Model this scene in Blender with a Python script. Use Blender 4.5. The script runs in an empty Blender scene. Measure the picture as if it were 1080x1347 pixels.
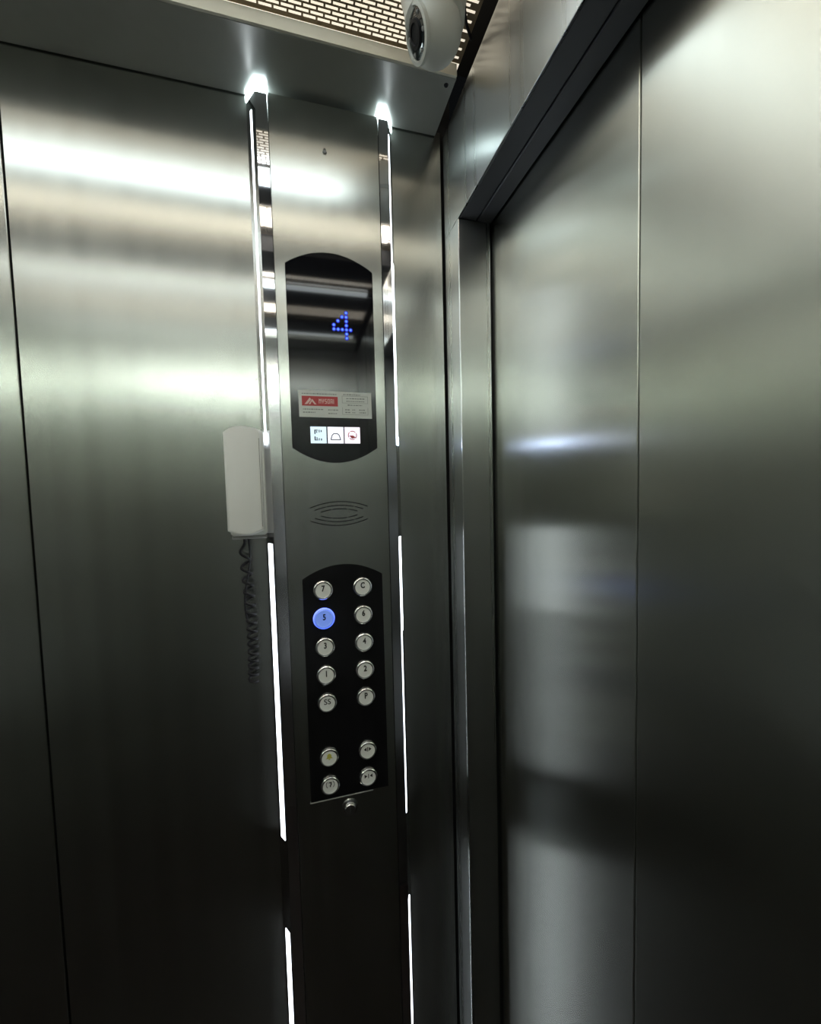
import bpy, bmesh, math, random
from mathutils import Vector, Matrix
random.seed(7)
S = bpy.context.scene
COL = S.collection

# ------------------------------------------------------------------ camera, world, exposure
CAMZ = 1.5
yaw, pitch, roll = math.radians(15.2588), math.radians(-3.20675), math.radians(-1.42318)
fw = Vector((math.sin(yaw)*math.cos(pitch), math.cos(yaw)*math.cos(pitch), math.sin(pitch)))
rt = Vector((math.cos(yaw), -math.sin(yaw), 0)); up = rt.cross(fw)
r2 = rt*math.cos(roll) + up*math.sin(roll); u2 = up*math.cos(roll) - rt*math.sin(roll)
cd = bpy.data.cameras.new('camera'); cam = bpy.data.objects.new('camera', cd); COL.objects.link(cam)
cam.matrix_world = Matrix(((r2.x, u2.x, -fw.x, 0), (r2.y, u2.y, -fw.y, 0), (r2.z, u2.z, -fw.z, CAMZ), (0, 0, 0, 1)))
cd.sensor_fit = 'VERTICAL'; cd.sensor_height = 24.0; cd.lens = 24.0*526.97/1347.0
cd.clip_start = 0.01; cd.clip_end = 50
S.camera = cam
W = bpy.data.worlds.new('shaft_dark'); S.world = W; W.use_nodes = True
W.node_tree.nodes['Background'].inputs[0].default_value = (0.5, 0.55, 0.6, 1)
W.node_tree.nodes['Background'].inputs[1].default_value = 0.004
S.view_settings.view_transform = 'Standard'; S.view_settings.look = 'None'
S.view_settings.exposure = 0.52; S.view_settings.gamma = 1.0; S.view_settings.use_curve_mapping = False

# strengths of the car's lamps and of one added fill light
E_COLUMN = 3.2      # light strips down the column sides
E_CAP = 5.0         # small lights at the column tops
E_MESH = 3.4       # diffuser above the slotted ceiling
E_LINE = 15.5        # added fill light; the linear ceiling lights take a fraction of it

# ------------------------------------------------------------------ key dimensions (metres)
XL, XR = -1.10, 0.283          # left wall, door wall
YB, YA = -0.50, 0.745          # rear wall, panel wall
ZS = 2.158                     # underside of the ceiling border
ZM = 2.178                     # slotted ceiling sheet
YF = 0.720                     # face of the control column
HD = 1.971                     # underside of the door header
XD = 0.349                     # face of the door leaves
YJ = 0.675                     # jamb reveal
YJ2 = 0.025

# ------------------------------------------------------------------ materials
def mat(name, col=(.5, .5, .5), rough=.5, metal=0., spec=.5, emit=None, es=0., coat=0.):
    m = bpy.data.materials.new(name); m.use_nodes = True
    b = m.node_tree.nodes['Principled BSDF']
    b.inputs['Base Color'].default_value = (*col, 1); b.inputs['Roughness'].default_value = rough
    b.inputs['Metallic'].default_value = metal; b.inputs['Specular IOR Level'].default_value = spec
    b.inputs['Coat Weight'].default_value = coat
    if emit:
        b.inputs['Emission Color'].default_value = (*emit, 1); b.inputs['Emission Strength'].default_value = es
    return m

def brushed(name, col, rough, aniso, grain=(45, 45, .25), warp=0.0, rvar=.02, cvar=.02, smudge=0.03, up_axis=True):
    """brushed stainless steel, grain running vertically (reflections spread sideways)"""
    m = mat(name, col, rough, 1.0)
    nt = m.node_tree; N = nt.nodes; L = nt.links; b = N['Principled BSDF']
    tc = N.new('ShaderNodeTexCoord')
    mp = N.new('ShaderNodeMapping'); mp.inputs['Scale'].default_value = grain
    L.new(tc.outputs['Object'], mp.inputs['Vector'])
    nz = N.new('ShaderNodeTexNoise'); nz.inputs['Scale'].default_value = 1.0; nz.inputs['Detail'].default_value = 1
    L.new(mp.outputs[0], nz.inputs['Vector'])
    sm = N.new('ShaderNodeTexNoise'); sm.inputs['Scale'].default_value = 7.0; sm.inputs['Detail'].default_value = 2
    L.new(tc.outputs['Object'], sm.inputs['Vector'])
    # colour: faint grain
    mr = N.new('ShaderNodeMapRange'); mr.inputs['From Min'].default_value = .3; mr.inputs['From Max'].default_value = .7
    mr.inputs['To Min'].default_value = 1-cvar; mr.inputs['To Max'].default_value = 1+cvar
    L.new(nz.outputs['Fac'], mr.inputs['Value'])
    vm = N.new('ShaderNodeVectorMath'); vm.operation = 'SCALE'; vm.inputs[0].default_value = col
    L.new(mr.outputs[0], vm.inputs['Scale']); L.new(vm.outputs[0], b.inputs['Base Color'])
    # roughness: grain plus smudges
    r1 = N.new('ShaderNodeMapRange'); r1.inputs['From Min'].default_value = .3; r1.inputs['From Max'].default_value = .7
    r1.inputs['To Min'].default_value = rough-rvar/2; r1.inputs['To Max'].default_value = rough+rvar/2
    L.new(nz.outputs['Fac'], r1.inputs['Value'])
    r2_ = N.new('ShaderNodeMapRange'); r2_.inputs['From Min'].default_value = .35; r2_.inputs['From Max'].default_value = .7
    r2_.inputs['To Min'].default_value = -smudge/2; r2_.inputs['To Max'].default_value = smudge
    L.new(sm.outputs['Fac'], r2_.inputs['Value'])
    ad = N.new('ShaderNodeMath'); ad.operation = 'ADD'
    L.new(r1.outputs[0], ad.inputs[0]); L.new(r2_.outputs[0], ad.inputs[1]); L.new(ad.outputs[0], b.inputs['Roughness'])
    b.inputs['Anisotropic'].default_value = aniso
    ge = N.new('ShaderNodeNewGeometry'); cr = N.new('ShaderNodeVectorMath'); cr.operation = 'CROSS_PRODUCT'
    L.new(ge.outputs['True Normal'], cr.inputs[0]); cr.inputs[1].default_value = (0, 0, 1) if up_axis else (1, 0, 0)
    L.new(cr.outputs[0], b.inputs['Tangent'])
    if warp:
        w = N.new('ShaderNodeTexNoise'); w.inputs['Scale'].default_value = 2.2; w.inputs['Detail'].default_value = 1
        L.new(tc.outputs['Object'], w.inputs['Vector'])
        bp = N.new('ShaderNodeBump'); bp.inputs['Strength'].default_value = warp; bp.inputs['Distance'].default_value = .02
        L.new(w.outputs['Fac'], bp.inputs['Height']); L.new(bp.outputs[0], b.inputs['Normal'])
    return m

M = {}
M['steel'] = brushed('brushed_steel', (.55, .57, .535), .24, .74, smudge=.008)
M['steel_door'] = brushed('door_steel', (.58, .60, .55), .26, .82, rvar=0, smudge=0)
M['steel_face'] = brushed('column_steel', (.55, .57, .535), .25, .72, smudge=.008)
M['steel_jamb'] = brushed('jamb_steel', (.60, .62, .61), .28, .70, smudge=0)
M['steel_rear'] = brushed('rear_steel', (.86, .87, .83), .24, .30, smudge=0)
M['steel_border'] = brushed('border_steel', (.66, .67, .63), .30, .3, up_axis=False, cvar=.02)
M['steel_border'].node_tree.nodes['Principled BSDF'].inputs['Metallic'].default_value = .75
M['chrome'] = mat('polished_chrome', (.80, .80, .82), .045, 1.0)
M['groove'] = mat('black_gap', (.012, .012, .013), .6)
M['header'] = mat('dark_header_paint', (.10, .105, .12), .42, 0.2)
M['cream'] = mat('cream_edge', (.72, .70, .60), .5)
M['mesh_sheet'] = mat('bronze_sheet', (.30, .22, .13), .5, .1)
M['glass'] = mat('black_glass', (.006, .006, .008), .05, 0, .5, coat=.3)
M['plate'] = mat('black_plate', (.008, .008, .009), .12, 0, .4)
M['button'] = mat('button_satin', (.88, .90, .87), .45)
M['button_edge'] = mat('button_edge_chrome', (.8, .8, .8), .18, 1.0)
M['ink'] = mat('black_ink', (.01, .012, .01), .5)
M['ink_grey'] = mat('grey_print', (.28, .31, .30), .6)
M['yellow'] = mat('yellow_ink', (.55, .52, .08), .5)
M['white_plastic'] = mat('white_plastic', (.90, .92, .90), .32, 0, .5)
M['grey_plastic'] = mat('grey_plastic', (.30, .30, .29), .45)
M['black_plastic'] = mat('black_plastic', (.010, .010, .012), .55, 0, .25)
M['camera_plastic'] = mat('camera_plastic', (.66, .67, .62), .38)
M['lens'] = mat('lens_glass', (.01, .016, .02), .06, 0, .6, coat=.5)
M['paper'] = mat('sticker_paper', (.72, .76, .73), .5)
M['red'] = mat('red_print', (.55, .075, .08), .5)
M['pinkish'] = mat('pale_print', (.85, .62, .60), .5)
M['floor'] = mat('dark_floor', (.02, .017, .016), .55, 0, .2)
nt = M['floor'].node_tree; n_ = nt.nodes.new('ShaderNodeTexNoise'); n_.inputs['Scale'].default_value = 60
cr_ = nt.nodes.new('ShaderNodeValToRGB'); cr_.color_ramp.elements[0].color = (.003, .002, .002, 1); cr_.color_ramp.elements[1].color = (.016, .009, .008, 1)
nt.links.new(n_.outputs['Fac'], cr_.inputs[0]); nt.links.new(cr_.outputs[0], nt.nodes['Principled BSDF'].inputs['Base Color'])
M['roof'] = mat('black_roof', (.01, .01, .01), .8)
def lamp(name, col, s, base=.8): return mat(name, (base,)*3, .4, emit=col, es=s)
M['led_column'] = lamp('column_light', (.86, .93, 1.0), E_COLUMN)
M['led_end'] = lamp('strip_end_light', (.55, .66, 1.0), 22.0)
M['led_cap'] = lamp('cap_light', (.80, .97, 1.0), E_CAP)
M['led_mesh'] = lamp('ceiling_diffuser', (1.0, .93, .78), E_MESH)
M['led_mesh_dim'] = lamp('ceiling_diffuser_dim', (1.0, .90, .72), .57)
M['led_line'] = lamp('line_light', (.90, 1.0, .95), E_LINE)
M['led_line_soft'] = lamp('line_light_soft', (.88, .98, 1.0), E_LINE*.19)
M['led_blue'] = lamp('digit_blue', (.002, .008, 1.0), .38, .01)  # halo of scattered glow, put into an emissive blue disc
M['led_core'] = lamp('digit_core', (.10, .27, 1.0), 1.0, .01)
M['icon_blue'] = lamp('icon_pale_blue', (.68, .87, 1.0), .80, .1)
M['icon_white'] = lamp('icon_white', (.88, .90, 1.0), .95, .1)
M['icon_pink'] = lamp('icon_pink_white', (.98, .88, 1.0), .82, .1)
M['button_lit'] = mat('button_lit_face', (.35, .42, .75), .4, 0.3, emit=(.14, .30, 1.0), es=.34)
M['button_ring'] = lamp('button_blue_ring', (.05, .12, 1.0), 1.4)

# ------------------------------------------------------------------ helpers
def obj(name, bm, m, parent=None, smooth=False):
    me = bpy.data.meshes.new(name); bmesh.ops.recalc_face_normals(bm, faces=bm.faces[:]); bm.to_mesh(me); bm.free()
    if smooth:
        for p in me.polygons: p.use_smooth = True
        me.set_sharp_from_angle(angle=math.radians(40))
    for mm in (m if isinstance(m, (list, tuple)) else [m]): me.materials.append(M[mm])
    o = bpy.data.objects.new(name, me); COL.objects.link(o)
    if parent: o.parent = parent; o.matrix_parent_inverse = Matrix.Translation(-parent.location)
    return o
def tag(o, label, cat=None, group=None, kind=None):
    o['label'] = label
    if cat: o['category'] = cat
    if group: o['group'] = group
    if kind: o['kind'] = kind
    return o
def empty(name, loc):
    o = bpy.data.objects.new(name, None); COL.objects.link(o); o.location = loc; o.empty_display_size = .05
    return o
def box(x0, x1, y0, y1, z0, z1, bevel=0., seg=1, bm=None):
    t = bmesh.new()
    vs = [t.verts.new((x, y, z)) for x in (x0, x1) for y in (y0, y1) for z in (z0, z1)]
    for f in ((0,1,3,2), (4,6,7,5), (0,4,5,1), (2,3,7,6), (0,2,6,4), (1,5,7,3)): t.faces.new([vs[i] for i in f])
    if bevel: bmesh.ops.bevel(t, geom=t.edges[:], offset=bevel, segments=seg, profile=.5, affect='EDGES')
    return merge(bm, t)
def merge(bm, t):
    if bm is None: return t
    me = bpy.data.meshes.new('tmp'); t.to_mesh(me); t.free(); bm.from_mesh(me); bpy.data.meshes.remove(me); return bm
def prism_z(poly, z0, z1, bm=None):
    t = bmesh.new()
    a = [t.verts.new((x, y, z0)) for x, y in poly]; b = [t.verts.new((x, y, z1)) for x, y in poly]
    n = len(poly); t.faces.new(a); t.faces.new(b)
    for i in range(n): t.faces.new((a[i], a[(i+1) % n], b[(i+1) % n], b[i]))
    return merge(bm, t)
def prism_y(poly, y0, y1, bevel=0., bm=None, seg=1):
    """outline in x,z extruded from y0 (front) to y1; bevel on the front outline"""
    t = bmesh.new()
    a = [t.verts.new((x, y0, z)) for x, z in poly]; b = [t.verts.new((x, y1, z)) for x, z in poly]
    n = len(poly); f0 = t.faces.new(a); t.faces.new(b)
    for i in range(n): t.faces.new((a[i], a[(i+1) % n], b[(i+1) % n], b[i]))
    if bevel: bmesh.ops.bevel(t, geom=list(f0.edges), offset=bevel, segments=seg, profile=.5, affect='EDGES')
    return merge(bm, t)
def lathe_y(cx, cz, prof, seg=32, bm=None):
    """profile of (radius, y) turned about an axis parallel to y"""
    t = bmesh.new(); rings = []
    for r, y in prof:
        if r < 1e-6: rings.append([t.verts.new((cx, y, cz))])
        else: rings.append([t.verts.new((cx+r*math.cos(2*math.pi*i/seg), y, cz+r*math.sin(2*math.pi*i/seg))) for i in range(seg)])
    for A, B in zip(rings, rings[1:]):
        for i in range(seg):
            j = (i+1) % seg
            if len(A) == 1 and len(B) > 1: t.faces.new((A[0], B[i], B[j]))
            elif len(B) == 1 and len(A) > 1: t.faces.new((A[i], A[j], B[0]))
            elif len(A) > 1: t.faces.new((A[i], A[j], B[j], B[i]))
    return merge(bm, t)
def lathe_axis(c, n, prof, seg=36, bm=None):
    """profile of (radius, offset along n) turned about n through c"""
    n = Vector(n).normalized(); q = n.to_track_quat('Z', 'Y')
    t = bmesh.new(); rings = []
    for r, h in prof:
        if r < 1e-6: rings.append([t.verts.new(Vector(c)+n*h)])
        else: rings.append([t.verts.new(Vector(c)+n*h+q @ Vector((r*math.cos(2*math.pi*i/seg), r*math.sin(2*math.pi*i/seg), 0))) for i in range(seg)])
    for A, B in zip(rings, rings[1:]):
        for i in range(seg):
            j = (i+1) % seg
            if len(A) == 1 and len(B) > 1: t.faces.new((A[0], B[i], B[j]))
            elif len(B) == 1 and len(A) > 1: t.faces.new((A[i], A[j], B[0]))
            elif len(A) > 1: t.faces.new((A[i], A[j], B[j], B[i]))
    return merge(bm, t)
def tube(pts, r, seg=8, bm=None):
    t = bmesh.new(); pts = [Vector(p) for p in pts]; rings = []
    nrm = None
    for i, p in enumerate(pts):
        d = (pts[min(i+1, len(pts)-1)]-pts[max(i-1, 0)]).normalized()
        if nrm is None: nrm = d.orthogonal().normalized()
        nrm = (nrm - d*nrm.dot(d)).normalized(); bn = d.cross(nrm)
        rings.append([t.verts.new(p+(nrm*math.cos(2*math.pi*k/seg)+bn*math.sin(2*math.pi*k/seg))*r) for k in range(seg)])
    for A, B in zip(rings, rings[1:]):
        for k in range(seg): t.faces.new((A[k], A[(k+1) % seg], B[(k+1) % seg], B[k]))
    t.faces.new(rings[0]); t.faces.new(rings[-1])
    return merge(bm, t)
def glyph(name, s, cx, cz, y, h, m, parent, sx=.8, bold=.035):
    """raised lettering on a face that looks towards -y"""
    cu = bpy.data.curves.new('lettering', 'FONT'); cu.body = s; cu.size = 1.0; cu.extrude = .0; cu.offset = bold
    cu.align_x = 'CENTER'; cu.resolution_u = 3
    to = bpy.data.objects.new('lettering', cu); COL.objects.link(to)
    dg = bpy.context.evaluated_depsgraph_get(); me = bpy.data.meshes.new_from_object(to.evaluated_get(dg))
    bpy.data.objects.remove(to); bpy.data.curves.remove(cu)
    xs = [v.co.x for v in me.vertices]; zs = [v.co.y for v in me.vertices]
    k = h/(max(zs)-min(zs)); ox = (max(xs)+min(xs))/2; oz = (max(zs)+min(zs))/2
    for v in me.vertices:
        v.co = Vector((cx+(v.co.x-ox)*k*sx, y, cz+(v.co.y-oz)*k))
    bm = bmesh.new(); bm.from_mesh(me); bpy.data.meshes.remove(me)
    ex = bmesh.ops.extrude_face_region(bm, geom=bm.faces[:])
    for v in ex['geom']:
        if isinstance(v, bmesh.types.BMVert): v.co.y -= .0003
    return obj(name, bm, m, parent)
def flat(name, poly, y, m, parent, t=.0003):
    return obj(name, prism_y(poly, y-t, y), m, parent)
def rect(x0, x1, z0, z1): return [(x0, z0), (x1, z0), (x1, z1), (x0, z1)]
def arc_plate(x0, x1, zb, zt, rise_b, rise_t, n=20):
    """plate with straight sides and bowed ends"""
    p = []
    for i in range(n+1):
        u = i/n; p.append((x0+(x1-x0)*u, zb-rise_b*(1-(2*u-1)**2)))
    for i in range(n+1):
        u = 1-i/n; p.append((x0+(x1-x0)*u, zt+rise_t*(1-(2*u-1)**2)))
    if rise_b == 0: p = [p[0]]+p[n:]
    if rise_t == 0: p = p[:-(n)]+[p[-1]]
    return p
def struct(o, label): return tag(o, label, kind='structure')

# ------------------------------------------------------------------ the setting
fl = obj('floor', box(XL, XD+.02, YB, YA, -.03, 0), 'floor'); struct(fl, 'dark speckled stone floor of the lift car')
SEAM = -.4005
wb = empty('wall_back', (0, YA, 0)); struct(wb, 'brushed steel wall carrying the control column and white handset')
for x0, x1 in ((XL, -.7515), (-.7485, SEAM-.0015), (SEAM+.0015, XR-.004)):
    obj('panel', box(x0, x1, YA, YA+.012, 0, ZS+.01, .0008), 'steel', wb)
obj('backing', box(XL, XR+.02, YA+.0122, YA+.016, 0, 2.3), 'groove', wb)
wl = empty('wall_left', (XL, 0, 0)); struct(wl, 'brushed steel side wall opposite the sliding doors')
for y0, y1 in ((YB, -.086), (-.083, .33), (.333, YA)): obj('panel', box(XL-.012, XL, y0, y1, 0, ZS+.01, .0008), 'steel_rear', wl)
obj('backing', box(XL-.016, XL-.0122, YB, YA, 0, 2.3), 'groove', wl)
wf = empty('wall_front', (0, YB, 0)); struct(wf, 'brushed steel wall facing the control column')
for x0, x1 in ((XL, -.64), (-.637, -.18), (-.177, XR)): obj('panel', box(x0, x1, YB-.012, YB, 0, ZS+.01, .0008), 'steel_rear', wf)
obj('backing', box(XL, XR+.02, YB-.016, YB-.0122, 0, 2.3), 'groove', wf)

wr = empty('wall_right', (XR, 0, 0)); struct(wr, 'steel door wall with jambs and a plain panel above the doors')
obj('transom_panel', box(XR, XR+.003, YB, YA-.003, HD-.0004, 2.156, .0008, 2), 'steel_jamb', wr)
j = obj('jamb', box(XR, XD-.005, YJ, YA-.003, 0, HD-.0006, .0016, 2), 'steel_jamb', wr)
obj('jamb', box(XR, XD-.005, YJ2-.07, YJ2, 0, HD-.0006, .0016, 2), 'steel_jamb', wr)
obj('panel', box(XR, XR+.02, YB, YJ2-.072, 0, HD-.0006, .001), 'steel_jamb', wr)
obj('header_strip', box(XR+.0034, XR+.0352, YJ2-.07, YA-.003, HD+.0005, HD+.05, .0012), 'header', wr)
obj('header_strip', box(XR+.0372, XD-.002, YJ2-.07, YA-.003, HD, HD+.05, .0012), 'header', wr)
obj('backing', box(XD+.026, XD+.03, YB, YA+.02, 0, 2.3), 'groove', wr)
d1 = obj('door_1', box(XD, XD+.022, .3515, YJ+.03, .008, HD+.03, .0012, 2), 'steel_door')
struct(d1, 'brushed steel sliding door leaf next to the corner jamb')
bm = box(XD, XD+.022, YJ2-.03, .3500, .008, HD+.03, .0012, 2)
bmesh.ops.rotate(bm, verts=bm.verts[:], cent=(XD, .35, 0), matrix=Matrix.Rotation(math.radians(2.4), 3, 'Z'))   # hangs a touch out of line
d2 = obj('door_2', bm, 'steel_door')
struct(d2, 'brushed steel sliding door leaf farther from the control column')

# ceiling: steel border panels, cream edging, slotted sheet
ce = empty('ceiling', (0, 0, ZS)); struct(ce, 'lift ceiling of slotted bronze sheet inside a steel border')
BX1 = .268
obj('border_panel', box(XL+.002, BX1, .635, YA-.002, ZS, ZS+.016, .0008), 'steel_border', ce)
obj('border_panel', box(XL+.002, BX1, YB+.002, YB+.112, ZS, ZS+.016, .0008), 'steel_border', ce)
obj('border_panel', box(XL+.002, XL+.112, YB+.114, .633, ZS, ZS+.016, .0008), 'steel_border', ce)
obj('edge_strip', box(XL+.114, BX1-.001, .631, .6348, ZS+.0004, ZS+.019), 'cream', ce)
obj('edge_strip', box(XL+.114, BX1-.001, YB+.1122, YB+.116, ZS+.0004, ZS+.019), 'cream', ce)
sc = obj('screw', lathe_axis((.255, .648, ZS), (0, 0, -1), [(0, .002), (.003, .0016), (.0038, 0)], 12), 'black_plastic', ce)
obj('roof', box(XL-.02, XD+.05, YB-.02, YA+.02, 2.30, 2.32), 'roof', ce)
def slotted(x0, x1, y0, y1, z, px=.0200, py=.0062, bx=.0014, by=.0014, border=.005):
    """thin sheet with staggered slots cut through it"""
    bm = bmesh.new()
    def q(a, b, c, d): bm.faces.new([bm.verts.new((x, y, z)) for x, y in ((a, c), (b, c), (b, d), (a, d))])
    rows = int((y1-y0-2*border)/py); yb = y1-border
    q(x0, x1, yb, y1); q(x0, x1, y0, yb-rows*py)
    for r in range(rows):
        ya, yc = yb-(r+1)*py, yb-r*py
        q(x0, x1, ya, ya+by); q(x0, x1, yc-by, yc)
        x = x1-.004-(px/2 if r % 2 else 0); last = x1
        while x-px > x0+.004:
            q(x-bx, last, ya+by, yc-by); last = x-px+bx; x -= px
        q(x0, last, ya+by, yc-by)
    return bm
MX0, MX1 = XL+.114, .2725
BANDS = [(.517, .631), (.290, .400), (.036, .180), (-.230, -.110)]
for y0, y1 in BANDS: obj('slotted_sheet', slotted(MX0, MX1, y0, y1, ZM), 'mesh_sheet', ce)
obj('slotted_sheet', slotted(.134, MX1, .463, .517, ZM, border=.0012), 'mesh_sheet', ce)
for y0, y1 in ((.400, .463), (.180, .290), (-.110, .002), (-.358, -.230)):  # one panel is lowered to hide the added fill light from the column wall
    obj('ceiling_panel', box(MX0, MX1, y0+.0005, y1-.0005, ZM-(.042 if y0 == .180 else 0), ZM+.004), 'header', ce)
# lamps above and in the ceiling
for i, (y0, y1) in enumerate(BANDS):
    o = obj('ceiling_diffuser', box(MX0, MX1+.007, y0-(.048 if i == 0 else 0), y1+(.030 if i == 0 else 0), ZM+.020, ZM+.026), 'led_mesh' if i else 'led_mesh_dim')
    tag(o, ['warm lit diffuser above the slotted sheet along the control column wall', 'warm lit diffuser above the slotted sheet between two dark panels',
            'warm lit diffuser above the slotted sheet over the car centre', 'warm lit diffuser above the slotted sheet by the far wall'][i], 'ceiling light', 'lit ceiling diffusers')
for i, (y0, y1) in enumerate(((.465, .515), (-.383, -.360), (.004, .034))):
    o = obj('linear_light', box(MX0+.02, (.13, .25, .25)[i], y0, y1, ZM-.002, ZM+.012, .002), 'led_line_soft')
    tag(o, ['cool white linear ceiling light nearer the control column', 'cool white linear ceiling light by the far wall', 'cool white linear ceiling light over the car centre'][i], 'ceiling light', 'linear ceiling lights')

o = obj('linear_light', box(MX0+.02, .26, .1735, .1800, ZM-.038, ZM-.006, .001), 'led_line')  # added unseen light facing the far wall, brightens the band it reflects
tag(o, 'cool white linear light on the side of the dropped dark ceiling panel', 'ceiling light', 'linear ceiling lights')

# ------------------------------------------------------------------ control column
CX0, CX1 = -.0275, .1545        # face plate
PC = .0635                      # centre line
cp = empty('control_column', (PC, YA, 0))
tag(cp, 'tall brushed steel lift control column with chrome edges, display and floor buttons', 'control panel')
ZT = 2.150
obj('face_plate', box(CX0, CX1, YF+.0005, YA-.001, .02, ZT, .0006), 'steel_face', cp)
LTR = [(CX0-.0006, YF-.0015), (-.0465, YF-.0015), (-.0620, YA-.0008), (CX0-.0006, YA-.0008)]
RTR = [(CX1+.0006, YF-.0015), (.1720, YF-.0015), (.1840, YA-.0008), (CX1+.0006, YA-.0008)]
for tr in (LTR, RTR):
    t = obj('chrome_edge', prism_z(tr, .02, 2.1455), 'chrome', cp)
    cx = sum(p[0] for p in tr)/4; cy = sum(p[1] for p in tr)/4
    big = [(cx+(x-cx)*1.08, cy+(y-cy)*(1.10 if y < cy else 1.0)) for x, y in tr]
    c = obj('top_light', prism_z(big, 2.1495, 2.1572), 'led_cap', t); c['label'] = 'glowing white light at the top of the chrome edge'
    # light strips let into the slanted outer side
    a, b = Vector((*tr[1], 0)), Vector((*tr[2], 0)); d = (b-a); nn = Vector((-d.y, d.x, 0)).normalized()
    if nn.x*(1 if tr is RTR else -1) < 0: nn = -nn
    for z0, z1, u0, u1 in (((1.583, 2.125, .42, .56), (.876, 1.4125, .25, .70), (.10, .698, .25, .70)) if tr is LTR else
                           ((1.912, 2.125, .10, .26), (1.583, 1.909, .10, .60), (1.232, 1.4125, .10, .62), (.876, 1.2305, .10, .30), (.10, .698, .10, .46))):
        p, q = a+d*u0, a+d*u1
        poly = [(p+nn*.0008)[:2], (q+nn*.0008)[:2], (q-nn*.002)[:2], (p-nn*.002)[:2]]
        s = obj('light_strip', prism_z(poly, z0, z1), 'led_column', t); s['label'] = 'slim cool white light strip'
        if tr is RTR and z0 == 1.583:
            e = obj('strip_end', prism_z([(p+nn*.0014)[:2], (q+nn*.0014)[:2], (q+nn*.0009)[:2], (p+nn*.0009)[:2]], z0, z0+.014), 'led_end', t)
            e['label'] = 'bluish end of the light strip'
# rivet hole above the display
rv = obj('rivet', lathe_y(.0615, 2.0734, [(0, YF-.0022), (.0028, YF-.0018), (.0036, YF), (.0036, YF+.0005)], 16), 'grey_plastic', cp)
obj('keyhole', lathe_y(.0615, 2.0768, [(0, YF-.0006), (.0022, YF-.0005), (.0022, YF+.0004)], 12), 'ink', cp)
# display
dg_ = obj('display_glass', prism_y(arc_plate(-.0105, .1370, 1.5765, 1.8833, .0262, .0245), YF-.0012, YF+.0006, .0005), 'glass', cp)
dg_['label'] = 'black glossy display window with bowed ends'
YG = YF-.0013
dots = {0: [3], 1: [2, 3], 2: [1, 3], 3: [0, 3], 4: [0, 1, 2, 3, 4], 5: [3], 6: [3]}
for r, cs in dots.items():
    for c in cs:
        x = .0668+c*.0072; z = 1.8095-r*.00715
        d = obj('digit_dot', lathe_y(x, z, [(0, YG-.0006), (.0035, YG-.0004), (.0035, YG+.0005)], 14), 'led_blue', dg_)  # wide disc imitates the glow around the dot; the core comes below
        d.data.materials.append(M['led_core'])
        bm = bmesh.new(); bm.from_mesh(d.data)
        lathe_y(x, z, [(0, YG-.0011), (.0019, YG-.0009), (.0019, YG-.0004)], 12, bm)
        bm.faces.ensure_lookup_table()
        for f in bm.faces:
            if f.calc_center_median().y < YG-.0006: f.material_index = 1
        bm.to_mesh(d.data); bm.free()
# lit pictogram tiles
ZI0, ZI1 = 1.5842, 1.6128
tiles = [(.0205, .0475, 'icon_blue', 'lit pale blue tile with bracket marks'), (.0497, .0770, 'icon_white', 'lit white tile with a bell outline'), (.0790, .1062, 'icon_pink', 'lit pinkish tile with a red round mark')]
for k, (x0, x1, m, lb) in enumerate(tiles):
    t = flat('pictogram_tile', rect(x0, x1, ZI0, ZI1), YG, m, dg_, .0006); t['label'] = lb
YI = YG-.0007
x0 = .0205
def bars(name, rs, y, m, parent, t=.0002):
    bm = None
    for r in rs: bm = prism_y(rect(*r), y-t, y, 0, bm)
    return obj(name, bm, m, parent)
bars('tile_marks', [(x0+.0065, x0+.0085, 1.6000, 1.6075), (x0+.0065, x0+.0125, 1.6060, 1.6075), (x0+.0098, x0+.0114, 1.6020, 1.6055), (x0+.0140, x0+.0156, 1.6030, 1.6075), (x0+.0172, x0+.0190, 1.6035, 1.6070),
     (x0+.0065, x0+.0085, 1.5890, 1.5960), (x0+.0065, x0+.0125, 1.5890, 1.5903), (x0+.0100, x0+.0116, 1.5905, 1.5945), (x0+.0136, x0+.0152, 1.5890, 1.5930), (x0+.0172, x0+.0192, 1.5890, 1.5925)], YI, 'ink', dg_)
bx = .06335
arch = [(bx-.0085, 1.5905), (bx-.006, 1.5985), (bx-.003, 1.6012), (bx+.003, 1.6012), (bx+.006, 1.5985), (bx+.0085, 1.5905)]
bm = None
for (xa, za), (xb, zb_) in zip(arch, arch[1:]+arch[:1]):
    d = Vector((xb-xa, zb_-za)).normalized(); n = Vector((-d.y, d.x))*.0008
    bm = prism_y([(xa+n.x, za+n.y), (xb+n.x, zb_+n.y), (xb-n.x, zb_-n.y), (xa-n.x, za-n.y)], YI-.0002, YI, 0, bm)
obj('bell_mark', bm, 'ink', dg_)
cxr, czr = .0927, 1.5985
bm = None
for i in range(24):
    a0, a1 = 2*math.pi*i/24, 2*math.pi*(i+1)/24
    if i % 6 == 2: continue
    bm = prism_y([(cxr+r*math.cos(a), czr+r*math.sin(a)) for r, a in ((.0066, a0), (.0080, a0), (.0080, a1), (.0066, a1))], YI-.0002, YI, 0, bm)
bm = prism_y([(cxr-.0058, czr-.0005), (cxr-.001, czr-.0058), (cxr+.0062, czr-.0042), (cxr+.001, czr-.0002)], YI-.0002, YI, 0, bm)
obj('round_mark', bm, 'red', dg_)
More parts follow.
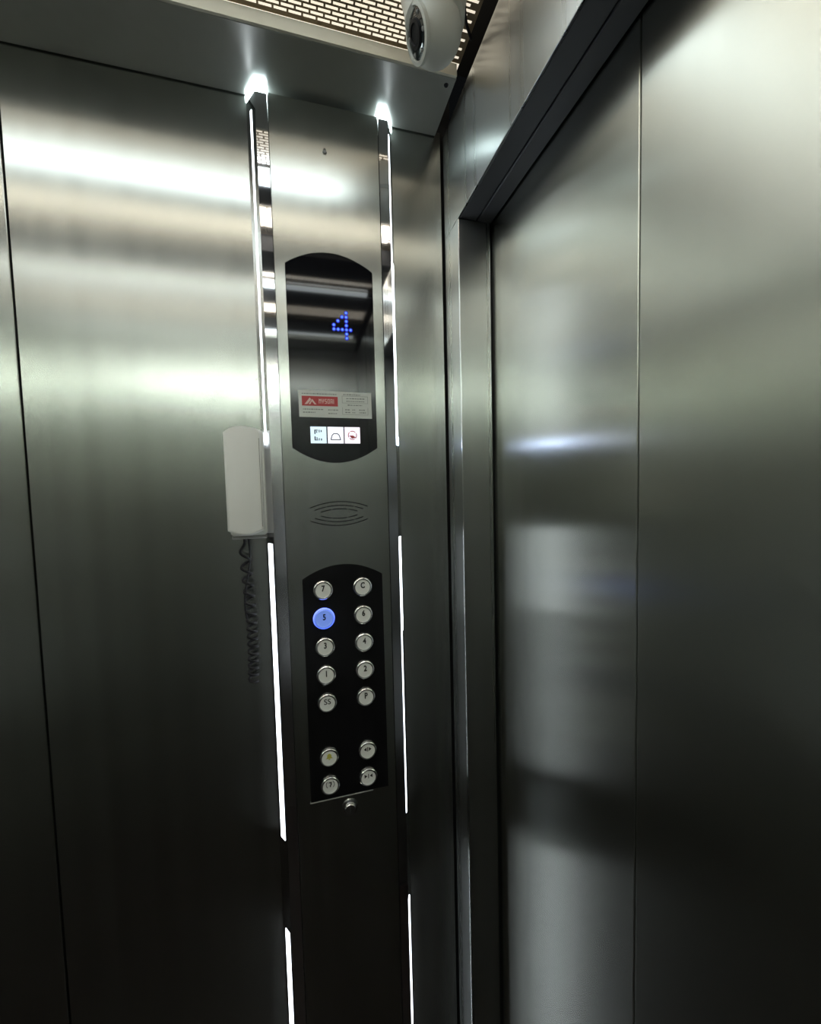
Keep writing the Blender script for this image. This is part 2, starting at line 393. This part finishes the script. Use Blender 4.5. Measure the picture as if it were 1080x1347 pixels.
# speaker slots: two bowed groups of three
for sgn, zc, in ((1, 1.4760), (-1, 1.4452)):
    for k, (hw, rise, off) in enumerate(((.0505, .0098, 0), (.0425, .0072, -.0042), (.0320, .0050, -.0080))):
        segs = ((-1, 1),) if k == 0 else ((-1, -.45), (-.38, .42), (.50, 1)) if k == 2 else ((-1, -.55), (-.50, .60), (.66, 1))
        for u0, u1 in segs:
            n = max(4, int(10*(u1-u0))); top = []; bot = []
            for i in range(n+1):
                u = u0+(u1-u0)*i/n; z = zc+sgn*(off-.0040+rise*(1-u*u)); x = .0653+hw*u
                top.append((x, z+.0008)); bot.append((x, z-.0008))
            flat('speaker_slot', top+bot[::-1], YF+.0003, 'groove', cp, .0005)
# button plate
bpz = obj('button_plate', prism_y(arc_plate(-.0030, .1392, .9395, 1.3470, 0, .0225), YF-.0008, YF+.0006, .0004), 'plate', cp)
bpz['label'] = 'black button plate with a bowed top'
obj('plate_edge', box(-.0045, .1100, YF-.0018, YF+.0004, .9376, .9394, .0004), 'grey_plastic', bpz)
YP = YF-.0008; BR = .0168; BH = .0056
def button(x, z, sym, lit=False, face='button'):
    prof = [(BR+.0006, YP+.0004), (BR+.0006, YP-.0012), (BR, YP-.0020), (BR, YP-BH+.0012), (BR-.0014, YP-BH), (BR-.0034, YP-BH), (BR-.0040, YP-BH+.0005), (0, YP-BH+.0004)]
    b = obj('button', lathe_y(x, z, prof, 36), ['button_lit' if lit else 'button_edge', 'button_lit' if lit else face], cp, True)
    for p in b.data.polygons:
        if (Vector((p.center.x-x, p.center.z-z))).length < BR-.003: p.material_index = 1
    if lit:
        rg = obj('lit_ring', lathe_y(x, z, [(BR+.0005, YP-.0030), (BR+.0022, YP-.0016), (BR+.0022, YP+.0003), (BR+.0005, YP+.0003)], 36), 'button_ring', b)
        rg['label'] = 'glowing blue ring'
    y = YP-BH+.0003
    if isinstance(sym, str):
        glyph('symbol', sym, x+.0004, z+.0035, y, .0112 if sym != 'SS' else .0100, 'ink', b, .76 if len(sym) == 1 else 1.0, .035 if len(sym) == 1 else .004)
    else: sym(b, x, z+.0035, y)
    return b
def sym_bell(b, x, z, y):
    o = flat('symbol', [(x-.0062, z-.004), (x-.0040, z-.002), (x-.0034, z+.0028), (x-.001, z+.0050), (x+.001, z+.0050), (x+.0034, z+.0028), (x+.0040, z-.002), (x+.0062, z-.004)], y, 'yellow', b)
    bars('clapper', [(x-.0015, x+.0015, z-.0064, z-.0046)], y, 'yellow', b)
def sym_phone(b, x, z, y):
    bm = None
    for s in (-1, 1):
        for i in range(5):
            a0 = math.radians(-48+96*i/5); a1 = math.radians(-48+96*(i+1)/5)
            bm = prism_y([(x+s*r*math.cos(a), z+r*math.sin(a)) for r, a in ((.0068, a0), (.0078, a0), (.0078, a1), (.0068, a1))], y-.0003, y, 0, bm)
    for r in ((x-.0028, x+.0024, z+.0028, z+.0046), (x+.0004, x+.0024, z-.0014, z+.0032), (x-.0010, x+.0010, z-.0046, z-.0010)): bm = prism_y(rect(*r), y-.0003, y, 0, bm)
    obj('symbol', bm, 'ink', b)
def sym_door(s):
    def f(b, x, z, y):
        bm = prism_y(rect(x-.0007, x+.0007, z-.0040, z+.0040), y-.0003, y)
        for k in (-1, 1):
            tip, base = (x+k*.0070, x+k*.0022) if s > 0 else (x+k*.0024, x+k*.0074)
            bm = prism_y([(tip, z), (base, z-.0036), (base, z+.0036)], y-.0003, y, 0, bm)
        obj('symbol', bm, 'ink', b)
    return f
BXL, BXR = .0316, .1014
for i, (l, r) in enumerate((('7', 'C'), ('5', '6'), ('3', '4'), ('1', '2'), ('SS', 'P'))):
    z = 1.3262-i*.0513
    b = button(BXL, z, l, lit=(l == '5')); b['label'] = ('blue lit' if l == '5' else 'round steel')+' button marked '+l
    b = button(BXR, z, r); b['label'] = 'round steel button marked '+r
button(BXL, 1.0196, sym_bell)['label'] = 'round steel button with a yellow bell'
button(BXR, 1.0190, sym_door(1))['label'] = 'round steel button with door opening arrows'
button(BXL, .9668, sym_phone)['label'] = 'round steel button with a dark call symbol'
button(BXR, .9676, sym_door(-1))['label'] = 'round steel button with door closing arrows'
ks = obj('key_switch', lathe_y(.0661, .9150, [(.0150, YF+.0004), (.0150, YF-.0010), (.0105, YF-.0020), (.0100, YF-.0060), (.0088, YF-.0072), (0, YF-.0072)], 32), 'button_edge', cp, True)
ks['label'] = 'small round key switch'
bars('key_slot', [(.0652, .0670, .9095, .9205)], YF-.0072, 'ink', ks, .0003)

# sticker on the display glass
st = empty('certificate_sticker', (.0660, YG, 1.6290)); tag(st, 'white rectangular sticker with a red block, stuck on the black display window', 'sticker')
flat('paper', [(.0030, 1.6290), (.1286, 1.6284), (.1282, 1.6738), (.0026, 1.6746)], YG, 'paper', st, .0005)
YS = YG-.00055
flat('red_block', rect(.0082, .0690, 1.6482, 1.6648), YS, 'red', st, .0002)
YS2 = YS-.0002
bm = prism_y([(.0125, 1.6508), (.0215, 1.6622), (.0240, 1.6590), (.0170, 1.6508)], YS2-.0002, YS2)
bm = prism_y([(.0190, 1.6508), (.0255, 1.6600), (.0325, 1.6508), (.0290, 1.6508), (.0250, 1.6560), (.0222, 1.6508)], YS2-.0002, YS2, 0, bm)
obj('emblem', bm, 'pinkish', st)
bm = None; x = .0365
for w, parts in ((.0040, 'lr/'), (.0036, 'y'), (.0036, 's'), (.0038, 'o'), (.0038, 'a'), (.0022, 'l')):
    zb_, zt_ = 1.6525, 1.6605; s = .0011; P = []
    if parts == 'lr/': P = [(x, x+s, zb_, zt_), (x+w-s, x+w, zb_, zt_), (x+s, x+w-s, zt_-.003, zt_-.001)]
    if parts == 'y': P = [(x, x+s, 1.6560, zt_), (x+w-s, x+w, 1.6560, zt_), (x+w/2-s/2, x+w/2+s/2, zb_, 1.6570)]
    if parts == 's': P = [(x, x+w, zt_-s, zt_), (x, x+w, 1.6560, 1.6571), (x, x+w, zb_, zb_+s), (x, x+s, 1.6571, zt_), (x+w-s, x+w, zb_, 1.6560)]
    if parts == 'o': P = [(x, x+s, zb_, zt_), (x+w-s, x+w, zb_, zt_), (x, x+w, zt_-s, zt_), (x, x+w, zb_, zb_+s)]
    if parts == 'a': P = [(x, x+s, zb_, zt_), (x+w-s, x+w, zb_, zt_), (x, x+w, zt_-s, zt_), (x, x+w, 1.6552, 1.6563)]
    if parts == 'l': P = [(x, x+s, zb_, zt_)]
    for r in P: bm = prism_y(rect(*r), YS2-.0002, YS2, 0, bm)
    x += w+.0012
obj('lettering', bm, 'pinkish', st)
def text_line(x0, x1, z, h, bm):
    x = x0
    while x < x1:
        w = random.uniform(.0012, .0042); bm = prism_y(rect(x, min(x+w, x1), z-h/2, z+h/2*random.uniform(.5, 1)), YS-.0002, YS, 0, bm); x += w+.0011
    return bm
bm = None
for x0, x1, z in ((.0085, .0670, 1.6690), (.0095, .0440, 1.6425), (.0520, .0690, 1.6420), (.0095, .0300, 1.6372), (.0520, .0680, 1.6360),
                  (.0790, .1090, 1.6693), (.0840, .1160, 1.6626), (.0840, .1160, 1.6580), (.0860, .1120, 1.6512), (.0815, .0900, 1.6430), (.0940, .0990, 1.6430), (.1060, .1160, 1.6430), (.0815, .0900, 1.6385), (.0940, .0990, 1.6385), (.1060, .1180, 1.6385)):
    bm = text_line(x0, x1, z, .0019, bm)
obj('small_print', bm, 'ink_grey', st)
bars('print_frame', [(.0765, .0770, 1.6545, 1.6668), (.1215, .1220, 1.6545, 1.6668), (.0765, .1220, 1.6664, 1.6669), (.0765, .1220, 1.6545, 1.6549), (.0765, .0770, 1.6345, 1.6470), (.1215, .1220, 1.6345, 1.6470), (.0765, .1220, 1.6345, 1.6349)], YS, 'ink_grey', st)

# ------------------------------------------------------------------ intercom handset on the wall
hs = empty('intercom_handset', (-.088, YA, 1.43)); tag(hs, 'white plastic intercom handset hanging on the steel wall beside the column', 'handset')
def hs_outline(x0, x1, z0, z1, rise, notch):
    p = [(x0, z0+.004), (x0+.004, z0)]
    xm = (x0+x1)/2
    if notch: p = [(x0, z0+.004), (xm-.006, z0-notch), (xm+.006, z0-notch)]
    p += [(x1, z0+.004)] if notch else [(x1-.004, z0), (x1, z0+.004)]
    n = 12
    for i in range(n+1):
        u = 1-i/n; p.append((x0+(x1-x0)*u, z1+rise*(1-(2*u-1)**2)))
    return p
obj('cradle', prism_y(hs_outline(-.1150, -.0568, 1.4290, 1.6030, .008, 0), YA-.0260, YA-.0006, .003, None, 2), 'white_plastic', hs, True)
obj('handset_body', prism_y(hs_outline(-.1168, -.0600, 1.4350, 1.6000, .0095, .0045), YA-.0430, YA-.0268, .005, None, 3), 'white_plastic', hs, True)
obj('cradle_foot', prism_y(rect(-.1135, -.0585, 1.4235, 1.4300), YA-.0240, YA-.001, .002), 'grey_plastic', hs, True)
obj('side_groove', box(-.0630, -.0622, YA-.0434, YA-.0425, 1.445, 1.590), 'grey_plastic', hs)
# coiled cord
pts = []; n = 420
for i in range(n+1):
    u = i/n; ang = 2*math.pi*15*u**1.25
    rr = .0075*(min(1, u*8+.25)); z = 1.427-.255*u**.85
    cxx = -.0985+.005*math.sin(u*3.0)+.006*u
    pts.append((cxx+rr*math.cos(ang), YA-.0125+rr*.9*math.sin(ang), z))
obj('coiled_cord', tube(pts, .0023, 6), 'black_plastic', hs, True)
pts = [(-.0905+.004*math.sin(6*u)-.006*u, YA-.0125+.004*math.cos(5*u), 1.428-.145*u) for u in [i/16 for i in range(17)]]
obj('cord_strand', tube(pts, .0018, 6), 'black_plastic', hs, True)

# ------------------------------------------------------------------ security camera under the ceiling
bc = Vector((.2015, .5500, 2.1240)); RB = .0368
n = Vector((-.9255, -.0229, -.3782)).normalized()
sc_ = empty('security_camera', (bc.x, bc.y, ZM)); tag(sc_, 'white dome security camera with dark lens fixed under the slotted ceiling', 'security camera')
obj('base', lathe_axis((bc.x, bc.y, ZM), (0, 0, -1), [(0, .0002), (.046, .0002), (.046, .008), (.0425, .020), (.0405, .044), (.036, .048), (0, .048)], 40), 'camera_plastic', sc_, True)
prof = [(0, -RB)]+[(RB*math.sin(a), -RB*math.cos(a)) for a in [math.radians(d) for d in range(8, 130, 8)]]
RL = RB*math.sin(math.radians(130)); HL = -RB*math.cos(math.radians(130))
prof += [(RL, HL), (RL+.0012, HL+.001), (RL+.0012, HL+.006), (RL-.0030, HL+.0070), (RL-.0042, HL+.0035), (0, HL+.003)]
ball = obj('camera_ball', lathe_axis(bc, n, prof, 44), 'camera_plastic', sc_, True)
ln = obj('lens_window', lathe_axis(bc, n, [(RL-.0044, HL+.0034), (RL-.0044, HL+.0046), (RL-.010, HL+.0056), (0, HL+.006)], 36), 'lens', ball, True)
obj('lens_barrel', lathe_axis(bc, n, [(.0150, HL+.0055), (.0140, HL+.0085), (.0105, HL+.0092), (.0095, HL+.0072), (0, HL+.0070)], 28), 'black_plastic', ball, True)
q = n.to_track_quat('Z', 'Y')
for k in range(6):
    a = 2*math.pi*(k+.5)/6; c = bc+n*(HL+.0056)+q @ Vector((.0195*math.cos(a), .0195*math.sin(a), 0))
    obj('infrared_led', lathe_axis(c, n, [(.0026, -.001), (.0024, .0008), (0, .0018)], 10), 'grey_plastic', ball)
pts = [(.2425+.0290*t-.004*math.sin(math.pi*t), .540+.046*t, 2.1715-.003*math.sin(math.pi*t)) for t in [i/12 for i in range(13)]]
pts = [(.230, .520, 2.173)]+pts+[(.2745, .592, 2.1760)]
obj('cable', tube(pts, .0022, 8), 'black_plastic', sc_, True)
